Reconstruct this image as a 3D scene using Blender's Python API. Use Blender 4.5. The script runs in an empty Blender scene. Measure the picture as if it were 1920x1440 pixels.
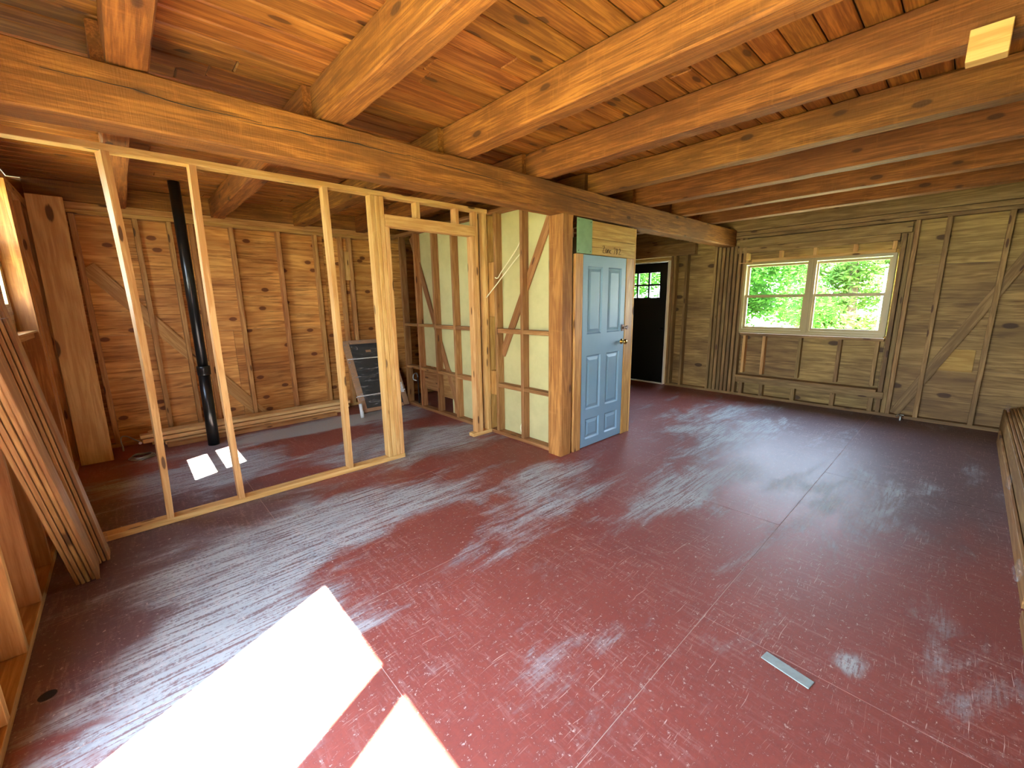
import bpy, bmesh, math, random
from mathutils import Vector, Matrix, noise
random.seed(7)
S = bpy.context.scene
COL = S.collection

# ------------------------------------------------------------------ camera
cam_d = bpy.data.cameras.new('camera')
cam_d.sensor_width = 36
cam_d.lens = 782.0 * 36 / 1920
cam_d.clip_start = 0.02
cam_d.clip_end = 400
cam = bpy.data.objects.new('camera', cam_d)
COL.objects.link(cam)
yaw, pitch, roll = 0.82862956, -0.19658691, -0.014591
f = Vector((math.cos(yaw) * math.cos(pitch), math.sin(yaw) * math.cos(pitch), math.sin(pitch)))
r = Vector((math.sin(yaw), -math.cos(yaw), 0))
u = r.cross(f)
c_, s_ = math.cos(roll), math.sin(roll)
R_ = c_ * r + s_ * u
U_ = -s_ * r + c_ * u
cam.matrix_world = Matrix(((R_.x, U_.x, -f.x, 0), (R_.y, U_.y, -f.y, 0), (R_.z, U_.z, -f.z, 1.53), (0, 0, 0, 1)))
S.camera = cam

# ------------------------------------------------------------------ world, sun, exposure
S.view_settings.view_transform = 'Standard'
S.view_settings.look = 'None'
S.view_settings.gamma = 1
S.view_settings.use_curve_mapping = False
S.view_settings.exposure = 4.05
W = bpy.data.worlds.new('sky'); S.world = W; W.use_nodes = True
wn = W.node_tree.nodes; wl = W.node_tree.links
bg = wn['Background']
tcw = wn.new('ShaderNodeTexCoord'); sep = wn.new('ShaderNodeSeparateXYZ')
wl.new(tcw.outputs['Generated'], sep.inputs[0])
rmp = wn.new('ShaderNodeValToRGB')
rmp.color_ramp.elements[0].position = 0.0; rmp.color_ramp.elements[0].color = (0.80, 0.91, 1.0, 1)
rmp.color_ramp.elements[1].position = 1.0; rmp.color_ramp.elements[1].color = (0.42, 0.62, 1.0, 1)
wl.new(sep.outputs['Z'], rmp.inputs[0]); wl.new(rmp.outputs[0], bg.inputs[0])
bg.inputs[1].default_value = 2.3
sd = bpy.data.lights.new('sun', 'SUN'); sd.energy = 9.5; sd.angle = math.radians(0.53); sd.color = (1.0, 0.95, 0.87)
sun = bpy.data.objects.new('sun', sd); COL.objects.link(sun)
SUND = Vector((0.907, 0.42, -1.62))
sun.rotation_euler = SUND.to_track_quat('-Z', 'Y').to_euler()
sun.location = (-20, -10, 30)
def portal(name, loc, sx, sy, rot):
    l = bpy.data.lights.new(name, 'AREA'); l.shape = 'RECTANGLE'; l.size = sx; l.size_y = sy
    l.cycles.is_portal = True
    o = bpy.data.objects.new(name, l); o.location = loc; o.rotation_euler = rot; COL.objects.link(o)
P2 = math.pi / 2
portal('sky_portal', (-0.70, 0.82, 1.12), 2.1, 1.8, (0, -P2, 0))
portal('sky_portal', (-0.70, 4.43, 1.93), 0.85, 0.75, (0, -P2, 0))
portal('sky_portal', (7.22, 1.56, 1.53), 1.05, 1.75, (0, P2, 0))
portal('sky_portal', (7.22, 4.13, 1.77), 0.5, 0.75, (0, P2, 0))
cy = S.cycles
cy.max_bounces = 10; cy.diffuse_bounces = 7; cy.glossy_bounces = 4; cy.transmission_bounces = 6; cy.transparent_max_bounces = 12
cy.sample_clamp_indirect = 12
cy.use_denoising = True
cy.caustics_reflective = False; cy.caustics_refractive = False

# ------------------------------------------------------------------ materials
def lin(c):
    return tuple((v / 255 / 12.92 if v / 255 <= 0.04045 else ((v / 255 + 0.055) / 1.055) ** 2.4) for v in c) + (1,)
class NT:
    def __init__(s, name):
        s.m = bpy.data.materials.new(name); s.m.use_nodes = True
        s.t = s.m.node_tree; s.t.nodes.clear()
        s.out = s.t.nodes.new('ShaderNodeOutputMaterial')
    def n(s, typ, **kw):
        x = s.t.nodes.new('ShaderNode' + typ)
        for k, v in kw.items(): setattr(x, k, v)
        return x
    def set(s, node, key, v):
        if v is None: return
        if isinstance(v, bpy.types.NodeSocket): s.t.links.new(v, node.inputs[key])
        else: node.inputs[key].default_value = v
    def math(s, op, a, b=None, c=None, clamp=False):
        x = s.n('Math', operation=op); x.use_clamp = clamp
        s.set(x, 0, a)
        if b is not None: s.set(x, 1, b)
        if c is not None: s.set(x, 2, c)
        return x.outputs[0]
    def vmath(s, op, a, b):
        x = s.n('VectorMath', operation=op); s.set(x, 0, a)
        if b is not None:
            if op == 'SCALE': s.set(x, 3, b)
            else: s.set(x, 1, b)
        return x.outputs[0]
    def mix(s, fac, a, b, mode='MIX'):
        x = s.n('Mix', data_type='RGBA', blend_type=mode); x.clamp_factor = True
        s.set(x, 0, fac); s.set(x, 6, a); s.set(x, 7, b)
        return x.outputs[2]
    def noise(s, vec, scale, detail=3, rough=0.55, dist=0.0):
        x = s.n('TexNoise'); s.set(x, 'Vector', vec); s.set(x, 'Scale', scale); s.set(x, 'Detail', detail)
        s.set(x, 'Roughness', rough); s.set(x, 'Distortion', dist)
        return x.outputs['Fac']
    def smooth(s, v, a, b, lo=0.0, hi=1.0):
        x = s.n('MapRange', interpolation_type='SMOOTHSTEP'); s.set(x, 0, v); s.set(x, 1, a); s.set(x, 2, b); s.set(x, 3, lo); s.set(x, 4, hi)
        return x.outputs[0]
    def bsdf(s, col, rough=0.6, metal=0.0, normal=None, spec=None, coat=None):
        b = s.n('BsdfPrincipled'); s.set(b, 'Base Color', col); s.set(b, 'Roughness', rough); s.set(b, 'Metallic', metal)
        if normal is not None: s.set(b, 'Normal', normal)
        if spec is not None: s.set(b, 'Specular IOR Level', spec)
        if coat is not None: s.set(b, 'Coat Weight', coat); s.set(b, 'Coat Roughness', 0.15)
        s.t.links.new(b.outputs[0], s.out.inputs[0]); return b
    def bump(s, h, strength=0.3, dist=0.003):
        x = s.n('Bump'); s.set(x, 'Height', h); s.set(x, 'Strength', strength); s.set(x, 'Distance', dist); return x.outputs[0]

def wood(name, light, dark, knot=(70, 38, 18), rough=0.62, grain=22.0, ring=0.5, fine=0.35, knots=0.35,
         kscale=(1.7, 7, 7), var=0.22, blotch=None, blotch_amt=0.5, bump=0.25, st=(0.55, 6, 6), streak=0.0, streakcol=(90, 50, 22), saw=0.0, mid=0.75, dark2=None):
    t = NT(name)
    tc = t.n('TexCoord'); oi = t.n('ObjectInfo')
    off = t.vmath('SCALE', (37.1, 19.7, 11.3), oi.outputs['Random'])
    P = t.vmath('ADD', tc.outputs['Object'], off)
    n1 = t.noise(t.vmath('MULTIPLY', P, st), 1.0, 2.5, 0.5, 0.4)
    rings = t.math('MULTIPLY_ADD', t.math('SINE', t.math('MULTIPLY', n1, grain * 3)), 0.5, 0.5)
    fn = t.noise(t.vmath('MULTIPLY', P, (3.5, 95, 95)), 1.0, 4, 0.65)
    fac = t.math('ADD', t.math('MULTIPLY', rings, ring), t.math('MULTIPLY', t.smooth(fn, 0.4, 0.6), fine))
    col = t.mix(fac, lin(light), lin(dark))
    md = t.noise(t.vmath('MULTIPLY', P, (2.0, 24, 24)), 1.0, 4, 0.65, 0.3)
    col = t.mix(t.math('MULTIPLY', t.smooth(md, 0.46, 0.60), mid), col, lin(dark2 or dark))
    if saw:
        ck = t.noise(t.vmath('MULTIPLY', P, (0.9, 42, 42)), 1.0, 3, 0.6, 0.8)
        col = t.mix(t.math('MULTIPLY', t.smooth(ck, 0.63, 0.68), 0.55), col, lin(knot))
        rm = t.noise(t.vmath('MULTIPLY', P, (26, 4, 4)), 1.0, 4, 0.7)
        col = t.mix(t.math('MULTIPLY', t.smooth(rm, 0.55, 0.72), 0.3), col, lin(light))
    if blotch:
        bn = t.noise(t.vmath('MULTIPLY', P, (0.9, 2.5, 2.5)), 1.0, 4, 0.6)
        col = t.mix(t.math('MULTIPLY', t.smooth(bn, 0.42, 0.68), blotch_amt), col, lin(blotch))
    if streak:
        sn = t.noise(t.vmath('MULTIPLY', P, (1.6, 30, 30)), 1.0, 5, 0.7, 0.6)
        big = t.noise(t.vmath('MULTIPLY', P, (1.2, 3.5, 3.5)), 1.0, 2, 0.5)
        th = t.math('MULTIPLY', t.smooth(sn, 0.50, 0.60), t.smooth(big, 0.34, 0.52))
        col = t.mix(t.math('MULTIPLY', th, streak), col, lin(streakcol))
    if knots > 0:
        v = t.n('TexVoronoi', feature='F1', voronoi_dimensions='2D' if ('ply' in name or 'ceiling' in name or 'board' in name) else '3D'); t.set(v, 'Vector', t.vmath('MULTIPLY', P, kscale)); t.set(v, 'Scale', 1.0)
        kn = t.n('SeparateColor'); t.t.links.new(v.outputs['Color'], kn.inputs[0])
        gate = t.math('LESS_THAN', kn.outputs[0], knots)
        d = t.math('ADD', v.outputs['Distance'], t.math('MULTIPLY', t.math('SUBTRACT', fn, 0.5), 0.08))
        core = t.math('MULTIPLY', t.smooth(d, 0.15, 0.10), gate)
        halo = t.math('MULTIPLY', t.smooth(d, 0.34, 0.12), gate)
        col = t.mix(t.math('MULTIPLY', halo, 0.45), col, lin(dark))
        col = t.mix(t.math('MULTIPLY', core, 0.85), col, lin(knot))
    vv = t.math('MULTIPLY_ADD', oi.outputs['Random'], var, 1 - var / 2)
    hs = t.n('HueSaturation'); t.set(hs, 'Color', col); t.set(hs, 'Value', vv)
    t.set(hs, 'Hue', t.math('MULTIPLY_ADD', t.math('FRACT', t.math('MULTIPLY', oi.outputs['Random'], 7.3)), 0.014, 0.493))
    h = t.math('ADD', t.math('MULTIPLY', fn, 1.0), t.math('MULTIPLY', rings, 0.35))
    if saw:
        sw = t.noise(t.vmath('MULTIPLY', P, (160, 6, 6)), 1.0, 3, 0.6)
        h = t.math('ADD', h, t.math('MULTIPLY', sw, saw))
    t.bsdf(hs.outputs[0], rough, normal=t.bump(h, bump, 0.004), spec=0.35)
    return t.m

def plain(name, col, rough=0.5, metal=0.0, spec=None, nz=0.0, nscale=8, coat=None):
    t = NT(name)
    tc = t.n('TexCoord'); c = lin(col)
    out = c; h = None
    n = t.noise(tc.outputs['Object'], nscale, 5, 0.6)
    if nz:
        d = tuple(v * (1 - nz) for v in c[:3]) + (1,)
        out = t.mix(t.smooth(n, 0.35, 0.7), c, d)
    t.bsdf(out, rough, metal, normal=t.bump(n, 0.05, 0.002), spec=spec, coat=coat)
    return t.m

M = {}
M['stud'] = wood('new_stud_wood', (226, 184, 118), (196, 144, 80), knots=0.9, var=0.14, ring=0.45, fine=0.3, kscale=(2.6, 12, 12))
M['pale'] = wood('pale_lumber', (244, 208, 142), (214, 168, 102), knots=0.9, kscale=(2.6, 12, 12), var=0.1)
M['oldstud'] = wood('old_stud_wood', (184, 138, 84), (140, 92, 48), knots=0.9, var=0.34, blotch=(124, 84, 46), kscale=(2.6, 12, 12))
M['backstud'] = wood('back_stud_wood', (206, 158, 96), (164, 112, 58), knots=0.9, var=0.2, blotch=(156, 108, 60), blotch_amt=0.4, kscale=(2.6, 12, 12))
M['farstud'] = wood('far_stud_wood', (178, 144, 90), (130, 100, 56), knots=0.9, var=0.3, blotch=(104, 78, 48), kscale=(2.6, 12, 12))
M['timber'] = wood('rough_timber', (170, 107, 46), (108, 61, 22), knots=0.95, kscale=(2.8, 6.5, 6.5), blotch=(104, 60, 26), blotch_amt=0.7, bump=0.7, var=0.12, saw=0.9, ring=0.28, fine=.6, grain=9, st=(0.9, 6, 6), rough=0.7)
M['post'] = wood('post_wood', (196, 134, 72), (142, 86, 40), knots=0.8, kscale=(1.9, 5, 5), blotch=(118, 72, 36), blotch_amt=0.5, bump=0.5, var=0.05, saw=0.6, rough=0.7)
M['ceil'] = wood('ceiling_plank_wood', (184, 119, 52), (112, 63, 24), knots=0.3, kscale=(2.8, 8, 8), blotch=(116, 70, 32), blotch_amt=0.5, var=0.28, ring=0.35, fine=.5, grain=12, rough=0.55)
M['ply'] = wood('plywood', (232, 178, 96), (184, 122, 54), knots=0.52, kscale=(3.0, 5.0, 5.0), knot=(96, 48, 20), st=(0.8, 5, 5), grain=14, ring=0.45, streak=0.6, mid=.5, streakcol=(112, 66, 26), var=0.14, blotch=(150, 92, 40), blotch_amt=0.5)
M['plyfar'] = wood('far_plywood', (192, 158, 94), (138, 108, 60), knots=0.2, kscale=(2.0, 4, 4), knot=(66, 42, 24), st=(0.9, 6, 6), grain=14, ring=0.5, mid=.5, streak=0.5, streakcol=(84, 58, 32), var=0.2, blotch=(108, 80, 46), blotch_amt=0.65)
M['board'] = wood('stored_board_wood', (190, 150, 92), (142, 102, 56), knots=0.12, var=0.3, blotch=(140, 92, 50), blotch_amt=0.35)
M['wide'] = wood('wide_board_wood', (222, 188, 122), (192, 150, 88), knots=0.2, kscale=(1.6, 5, 5), var=0.02, ring=0.55, st=(0.6, 4, 4), grain=14)
M['jamb'] = wood('pine_trim_wood', (208, 160, 92), (168, 118, 60), knots=0.8, kscale=(2.2, 9, 9), var=0.1, rough=0.5)
M['panelwood'] = wood('header_plank_wood', (204, 166, 90), (172, 130, 62), knots=0.25, kscale=(2, 7, 7), var=0.08, st=(0.6, 5, 5))
M['drywall'] = plain('drywall_face', (194, 186, 132), 0.85, nz=0.12, nscale=5)
M['blue'] = plain('blue_paint', (126, 160, 180), 0.45, nz=0.05, nscale=3)
M['green'] = plain('green_sheet_metal', (128, 164, 122), 0.5, nz=0.15, nscale=9)
M['black'] = plain('black_paint', (16, 15, 14), 0.4, spec=0.3)
M['pipe'] = plain('black_pipe_plastic', (18, 20, 19), 0.28, spec=0.5)
M['vinyl'] = plain('cream_vinyl', (172, 152, 98), 0.4)
M['white'] = plain('white_plastic', (226, 226, 220), 0.35)
M['metal'] = plain('galvanised_metal', (176, 182, 176), 0.38, 0.85, nz=0.15, nscale=20)
M['strip'] = plain('grey_strip', (150, 164, 160), 0.5, 0.15, nz=0.15, nscale=30)
M['brass'] = plain('polished_brass', (196, 164, 92), 0.18, 1.0)
M['darkmetal'] = plain('dark_iron', (44, 38, 32), 0.45, 0.7)
M['copper'] = plain('brown_iron', (92, 62, 40), 0.5, 0.5)
M['cardboard'] = plain('cardboard', (176, 134, 92), 0.8, nz=0.12, nscale=6)
M['dark'] = plain('dark_slate', (46, 46, 42), 0.35, nz=0.2, nscale=6)
M['void'] = plain('dark_underfloor', (40, 34, 28), 0.9)
M['screw'] = plain('screw_head', (40, 44, 38), 0.5, 0.6)
M['ink'] = plain('marker_ink', (74, 52, 22), 0.7)
M['seam'] = plain('dusty_seam', (176, 146, 132), 0.9)
M['siding'] = plain('outside_siding', (150, 140, 120), 0.8)
M['cable'] = plain('cable_jacket', (238, 232, 190), 0.5)
M['bark'] = plain('bark', (92, 76, 58), 0.9, nz=0.3, nscale=10)

def glass(name, tint=(1, 1, 1, 1), g=0.06):
    t = NT(name)
    a = t.n('BsdfTransparent'); t.set(a, 0, tint)
    b = t.n('BsdfGlossy'); t.set(b, 'Roughness', 0.02)
    mx = t.n('MixShader'); t.set(mx, 0, g)
    t.t.links.new(a.outputs[0], mx.inputs[1]); t.t.links.new(b.outputs[0], mx.inputs[2]); t.t.links.new(mx.outputs[0], t.out.inputs[0])
    return t.m
M['glass'] = glass('window_glass')
def film():
    t = NT('clear_plastic_film')
    tc = t.n('TexCoord')
    n = t.noise(t.vmath('MULTIPLY', tc.outputs['Object'], (6, 22, 22)), 1.0, 5, 0.7, 1.0)
    a = t.n('BsdfTransparent')
    b = t.n('BsdfPrincipled'); t.set(b, 'Base Color', (0.8, 0.8, 0.76, 1)); t.set(b, 'Roughness', 0.2)
    t.set(b, 'Normal', t.bump(n, 1.0, 0.02))
    mx = t.n('MixShader'); t.set(mx, 0, t.smooth(n, 0.5, 0.68, 0.04, 0.4))
    t.t.links.new(a.outputs[0], mx.inputs[1]); t.t.links.new(b.outputs[0], mx.inputs[2]); t.t.links.new(mx.outputs[0], t.out.inputs[0])
    return t.m
M['film'] = film()
def leafmat(name, c1, c2):
    t = NT(name)
    g = t.n('NewGeometry'); col = t.mix(t.noise(g.outputs['Position'], 1.6, 3), lin(c1), lin(c2))
    d = t.n('BsdfDiffuse'); t.set(d, 0, col); tr = t.n('BsdfTranslucent'); t.set(tr, 0, col)
    mx = t.n('MixShader'); t.set(mx, 0, 0.4)
    t.t.links.new(d.outputs[0], mx.inputs[1]); t.t.links.new(tr.outputs[0], mx.inputs[2]); t.t.links.new(mx.outputs[0], t.out.inputs[0])
    return t.m
M['leaf'] = leafmat('green_leaves', (70, 118, 44), (38, 80, 30))
M['leaf2'] = leafmat('pale_leaves', (112, 146, 70), (62, 104, 46))
def grass():
    t = NT('lawn'); g = t.n('NewGeometry'); P = g.outputs['Position']
    t.bsdf(t.mix(t.noise(P, 3, 6), lin((150, 158, 100)), lin((190, 184, 142))), 0.9); return t.m
M['grass'] = grass()

def floor_mat():
    t = NT('worn_maroon_floor_paint')
    g = t.n('NewGeometry'); P = g.outputs['Position']
    base = t.mix(t.noise(P, 2.2, 5, 0.6), lin((150, 76, 64)), lin((118, 58, 50)))
    base = t.mix(t.math('MULTIPLY', t.smooth(t.noise(P, 38, 5, 0.75), .42, .62), .45), base, lin((112, 60, 54)))
    # broad worn areas of the paint, walked paths and the unpainted strip at the back
    def blob(x, y, rx, ry, amt=1.0):
        q = t.vmath('MULTIPLY', t.vmath('SUBTRACT', P, (x, y, 0)), (1 / rx, 1 / ry, 0))
        L = t.n('VectorMath', operation='LENGTH'); t.set(L, 0, q)
        return t.smooth(L.outputs['Value'], 1.0, 0.0, 0.0, amt)
    blobs = [blob(.3, 4.75, 1.2, .8, .75), blob(-.2, 1.6, 0.75, 0.6, 0.9), blob(0.9, 2.9, 1.7, 0.75), blob(0.2, 2.1, 0.75, 0.9, 0.85), blob(2.3, 4.0, 1.5, 0.9, 1.0), blob(2.4, 2.2, 1.0, 0.8, 0.55),
             blob(1.6, 5.45, 2.0, 0.42, 1.25), blob(3.4, 1.4, 1.5, 0.5, 0.65), blob(3.9, 0.5, 1.2, 0.7, 0.5), blob(5.4, 1.9, 1.9, 1.2, 0.6),
             blob(2.6, 5.2, 0.8, 0.7, 0.8), blob(2.05, 0.16, 0.14, 0.12, 0.8), blob(1.5, 1.9, 0.7, 0.3, 0.5), blob(0.9, 4.4, 1.6, 0.7, 0.35)]
    w = blobs[0]
    for b in blobs[1:]: w = t.math('ADD', w, b)
    w = t.math('MINIMUM', w, 1.15)
    mid = t.noise(t.vmath('MULTIPLY', P, (1.2, 3.2, 1)), 1.0, 6, 0.68, 0.5)
    shade_mask = t.math('MINIMUM', t.math('ADD', blob(-.4, 3.4, 2.2, 2.2, 1.0), blob(5.6, .6, 3.4, 2.3, 1.2)), 1.0)  # dimmer, greyer light at left and far right, painted into the floor colour
    base = t.mix(t.math('MULTIPLY', t.smooth(t.math('ADD', shade_mask, t.math('MULTIPLY', mid, .6)), .35, .95), .85), base, lin((92, 74, 74)))
    worn = t.smooth(t.math('ADD', t.math('MULTIPLY', w, 0.44), mid), 0.55, 0.80)
    sx = t.noise(t.vmath('MULTIPLY', P, (2.6, 52, 1)), 1.0, 6, 0.72, 0.6)
    sy = t.noise(t.vmath('MULTIPLY', P, (42, 5, 1)), 1.0, 5, 0.75, 0.5)
    sm = t.noise(t.vmath('MULTIPLY', P, (60, 60, 1)), 1.0, 4, 0.7)
    stk = t.smooth(t.math('ADD', t.math('MULTIPLY', sx, 0.7), t.math('MULTIPLY', sm, 0.3)), 0.43, 0.52)
    worn2 = t.math('MULTIPLY', worn, t.math('MULTIPLY_ADD', stk, 0.88, 0.12))
    grey = t.mix(t.noise(P, 5, 4), lin((190, 196, 192)), lin((150, 156, 158)))
    col = t.mix(t.math('MULTIPLY', worn, 0.6), base, lin((104, 84, 84)))
    col = t.mix(t.math('MULTIPLY', worn2, 0.9), col, grey)
    bare = t.smooth(t.math('ADD', blob(1.75, 5.42, 1.75, .42), t.math('MULTIPLY', mid, .35)), .42, .62)
    col = t.mix(t.math('MULTIPLY', bare, .85), col, t.mix(sm, lin((186, 188, 178)), lin((138, 138, 134))))
    # scuffs and scratches over everything
    wv = t.n('TexNoise'); t.set(wv, 'Vector', P); t.set(wv, 'Scale', 1.6); t.set(wv, 'Detail', 3.0)
    PW = t.vmath('ADD', P, t.vmath('SCALE', t.vmath('SUBTRACT', wv.outputs['Color'], (.5, .5, .5)), 0.13))
    def lines(rot, sc, lo, hi):
        m = t.n('Mapping'); t.set(m, 'Vector', PW); m.inputs['Rotation'].default_value = (0, 0, rot); m.inputs['Scale'].default_value = sc
        return t.smooth(t.noise(m.outputs[0], 1.0, 3, 0.6, 0.2), lo, hi)
    sc1 = lines(0.1, (3.5, 190, 1), 0.66, 0.71)
    sc2 = lines(1.5, (5, 210, 1), 0.67, 0.72)
    sc3 = lines(0.6, (8, 190, 1), 0.66, 0.72)
    sc4 = lines(2.5, (14, 160, 1), 0.67, 0.72)
    gate = t.smooth(t.noise(P, 1.7, 4, 0.6), 0.36, 0.6)
    sc = t.math('MULTIPLY', t.math('MAXIMUM', t.math('MAXIMUM', sc1, sc2), t.math('MAXIMUM', sc3, sc4)), t.math('MULTIPLY_ADD', gate, 0.9, 0.1))
    col = t.mix(t.math('MULTIPLY', sc, 0.8), col, lin((204, 176, 162)))
    fl = t.smooth(t.noise(P, 38, 6, 0.85), 0.585, 0.64)
    col = t.mix(t.math('MULTIPLY', fl, 0.7), col, lin((212, 190, 178)))
    scf = t.smooth(t.math('MULTIPLY_ADD', sy, 0.75, t.math('MULTIPLY', sm, 0.25)), 0.50, 0.62)
    col = t.mix(t.math('MULTIPLY', t.math('MULTIPLY', scf, gate), 0.22), col, lin((190, 160, 150)))
    rough = t.math('ADD', t.math('MULTIPLY_ADD', worn2, 0.2, 0.45), t.math('MULTIPLY', mid, 0.1))
    h = t.math('ADD', t.math('MULTIPLY', sx, 0.7), t.math('MULTIPLY', sm, 0.4))
    t.bsdf(col, rough, normal=t.bump(h, 0.35, 0.003), spec=0.45)
    return t.m
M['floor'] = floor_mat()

# ------------------------------------------------------------------ mesh helpers
_mc = {}
def box_mesh(L, Wd, T, bev):
    key = (round(L, 3), round(Wd, 3), round(T, 3), round(bev, 4))
    if key in _mc: return _mc[key]
    bm = bmesh.new(); bmesh.ops.create_cube(bm, size=1)
    for v in bm.verts: v.co = Vector((v.co.x * L, v.co.y * Wd, v.co.z * T))
    if bev > 0: bmesh.ops.bevel(bm, geom=bm.edges[:], offset=min(bev, T * 0.3), segments=1, affect='EDGES')
    me = bpy.data.meshes.new('board'); bm.to_mesh(me); bm.free(); _mc[key] = me
    return me
def tag(o, label=None, cat=None, group=None, kind=None):
    if label: o['label'] = label
    if cat: o['category'] = cat
    if group: o['group'] = group
    if kind: o['kind'] = kind
    return o
def empty(name, loc, **kw):
    o = bpy.data.objects.new(name, None); o.empty_display_size = 0.1; COL.objects.link(o); o.location = loc
    o.matrix_world = Matrix.Translation(loc); WM[o.name] = Matrix.Translation(loc)
    return tag(o, **kw)
WM = {}
def place(o, mw, parent):
    COL.objects.link(o); WM[o.name] = mw.copy()
    if parent is not None:
        o.parent = parent; o.matrix_local = WM[parent.name].inverted() @ mw
    else: o.matrix_world = mw
def matfor(me, mat):
    key = (me.name, mat)
    if key in _mc: return _mc[key]
    m2 = me if not me.materials else me.copy()
    if m2.materials: m2.materials[0] = M[mat]
    else: m2.materials.append(M[mat])
    _mc[key] = m2
    return m2
def bx(name, X, Y, Z, mat, parent=None, bev=0.002, grain=None):
    """axis-aligned board from its bounds; its local X runs along the grain"""
    d = [X[1] - X[0], Y[1] - Y[0], Z[1] - Z[0]]; c = Vector(((X[0] + X[1]) / 2, (Y[0] + Y[1]) / 2, (Z[0] + Z[1]) / 2))
    a = grain if grain is not None else d.index(max(d))
    rest = sorted([i for i in range(3) if i != a], key=lambda i: -d[i]); b, t_ = rest
    ax = Vector([float(i == a) for i in range(3)]); ay = Vector([float(i == b) for i in range(3)]); az = ax.cross(ay)
    me = matfor(box_mesh(d[a], d[b], d[t_], bev), mat)
    o = bpy.data.objects.new(name, me)
    R3 = Matrix((ax, ay, az)).transposed().to_4x4()
    place(o, Matrix.Translation(c) @ R3, parent)
    return o
def bar(name, p0, p1, w, t, nrm, mat, parent=None, bev=0.002):
    """board between two axis points; nrm = direction of its broad face"""
    p0 = Vector(p0); p1 = Vector(p1); ax = (p1 - p0).normalized(); nz = Vector(nrm); nz = (nz - ax * nz.dot(ax)).normalized(); ay = nz.cross(ax)
    me = matfor(box_mesh((p1 - p0).length, w, t, bev), mat)
    o = bpy.data.objects.new(name, me)
    place(o, Matrix.Translation((p0 + p1) / 2) @ Matrix((ax, ay, nz)).transposed().to_4x4(), parent)
    return o
def obj(name, bm, mat, parent=None, loc=(0, 0, 0), smooth=False, rot=None):
    me = bpy.data.meshes.new(name); bm.to_mesh(me); bm.free()
    if smooth:
        for p in me.polygons: p.use_smooth = True
    me.materials.append(M[mat]); o = bpy.data.objects.new(name, me)
    mw = Matrix.Translation(loc)
    if rot is not None: mw = mw @ rot
    place(o, mw, parent); return o
def boxes_bm(lst):
    bm = bmesh.new()
    for (X, Y, Z) in lst:
        r_ = bmesh.ops.create_cube(bm, size=1)
        for v in r_['verts']: v.co = Vector(((X[0] + X[1]) / 2 + v.co.x * (X[1] - X[0]), (Y[0] + Y[1]) / 2 + v.co.y * (Y[1] - Y[0]), (Z[0] + Z[1]) / 2 + v.co.z * (Z[1] - Z[0])))
    return bm
def tube_bm(pts, rad, seg=10, caps=True):
    """swept tube through points; rad number or list"""
    bm = bmesh.new(); pts = [Vector(p) for p in pts]; n = len(pts)
    rr = rad if isinstance(rad, (list, tuple)) else [rad] * n
    rings = []; prev = None
    for i, p in enumerate(pts):
        d = (pts[min(i + 1, n - 1)] - pts[max(i - 1, 0)])
        if d.length < 1e-9: d = Vector((0, 0, 1))
        d.normalize()
        if prev is None: a = d.orthogonal().normalized()
        else: a = (prev - d * prev.dot(d)).normalized()
        prev = a; b = d.cross(a)
        rings.append([bm.verts.new(p + rr[i] * (math.cos(2 * math.pi * k / seg) * a + math.sin(2 * math.pi * k / seg) * b)) for k in range(seg)])
    for i in range(n - 1):
        for k in range(seg): bm.faces.new((rings[i][k], rings[i][(k + 1) % seg], rings[i + 1][(k + 1) % seg], rings[i + 1][k]))
    if caps:
        bm.faces.new(rings[0][::-1]); bm.faces.new(rings[-1])
    bmesh.ops.recalc_face_normals(bm, faces=bm.faces[:]); return bm
def spline(ctrl, n=8):
    c = [Vector(p) for p in ctrl]; out = []
    for i in range(len(c) - 1):
        p0 = c[max(i - 1, 0)]; p1 = c[i]; p2 = c[i + 1]; p3 = c[min(i + 2, len(c) - 1)]
        for k in range(n):
            t = k / n
            out.append(0.5 * ((2 * p1) + (-p0 + p2) * t + (2 * p0 - 5 * p1 + 4 * p2 - p3) * t * t + (-p0 + 3 * p1 - 3 * p2 + p3) * t ** 3))
    out.append(c[-1]); return out
def lathe_bm(prof, seg=20):
    bm = bmesh.new(); rings = []
    for (x, rd) in prof: rings.append([bm.verts.new((x, rd * math.cos(2 * math.pi * k / seg), rd * math.sin(2 * math.pi * k / seg))) for k in range(seg)])
    for i in range(len(rings) - 1):
        for k in range(seg): bm.faces.new((rings[i][k], rings[i][(k + 1) % seg], rings[i + 1][(k + 1) % seg], rings[i + 1][k]))
    bm.faces.new(rings[0][::-1]); bm.faces.new(rings[-1]); bmesh.ops.recalc_face_normals(bm, faces=bm.faces[:]); return bm
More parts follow.
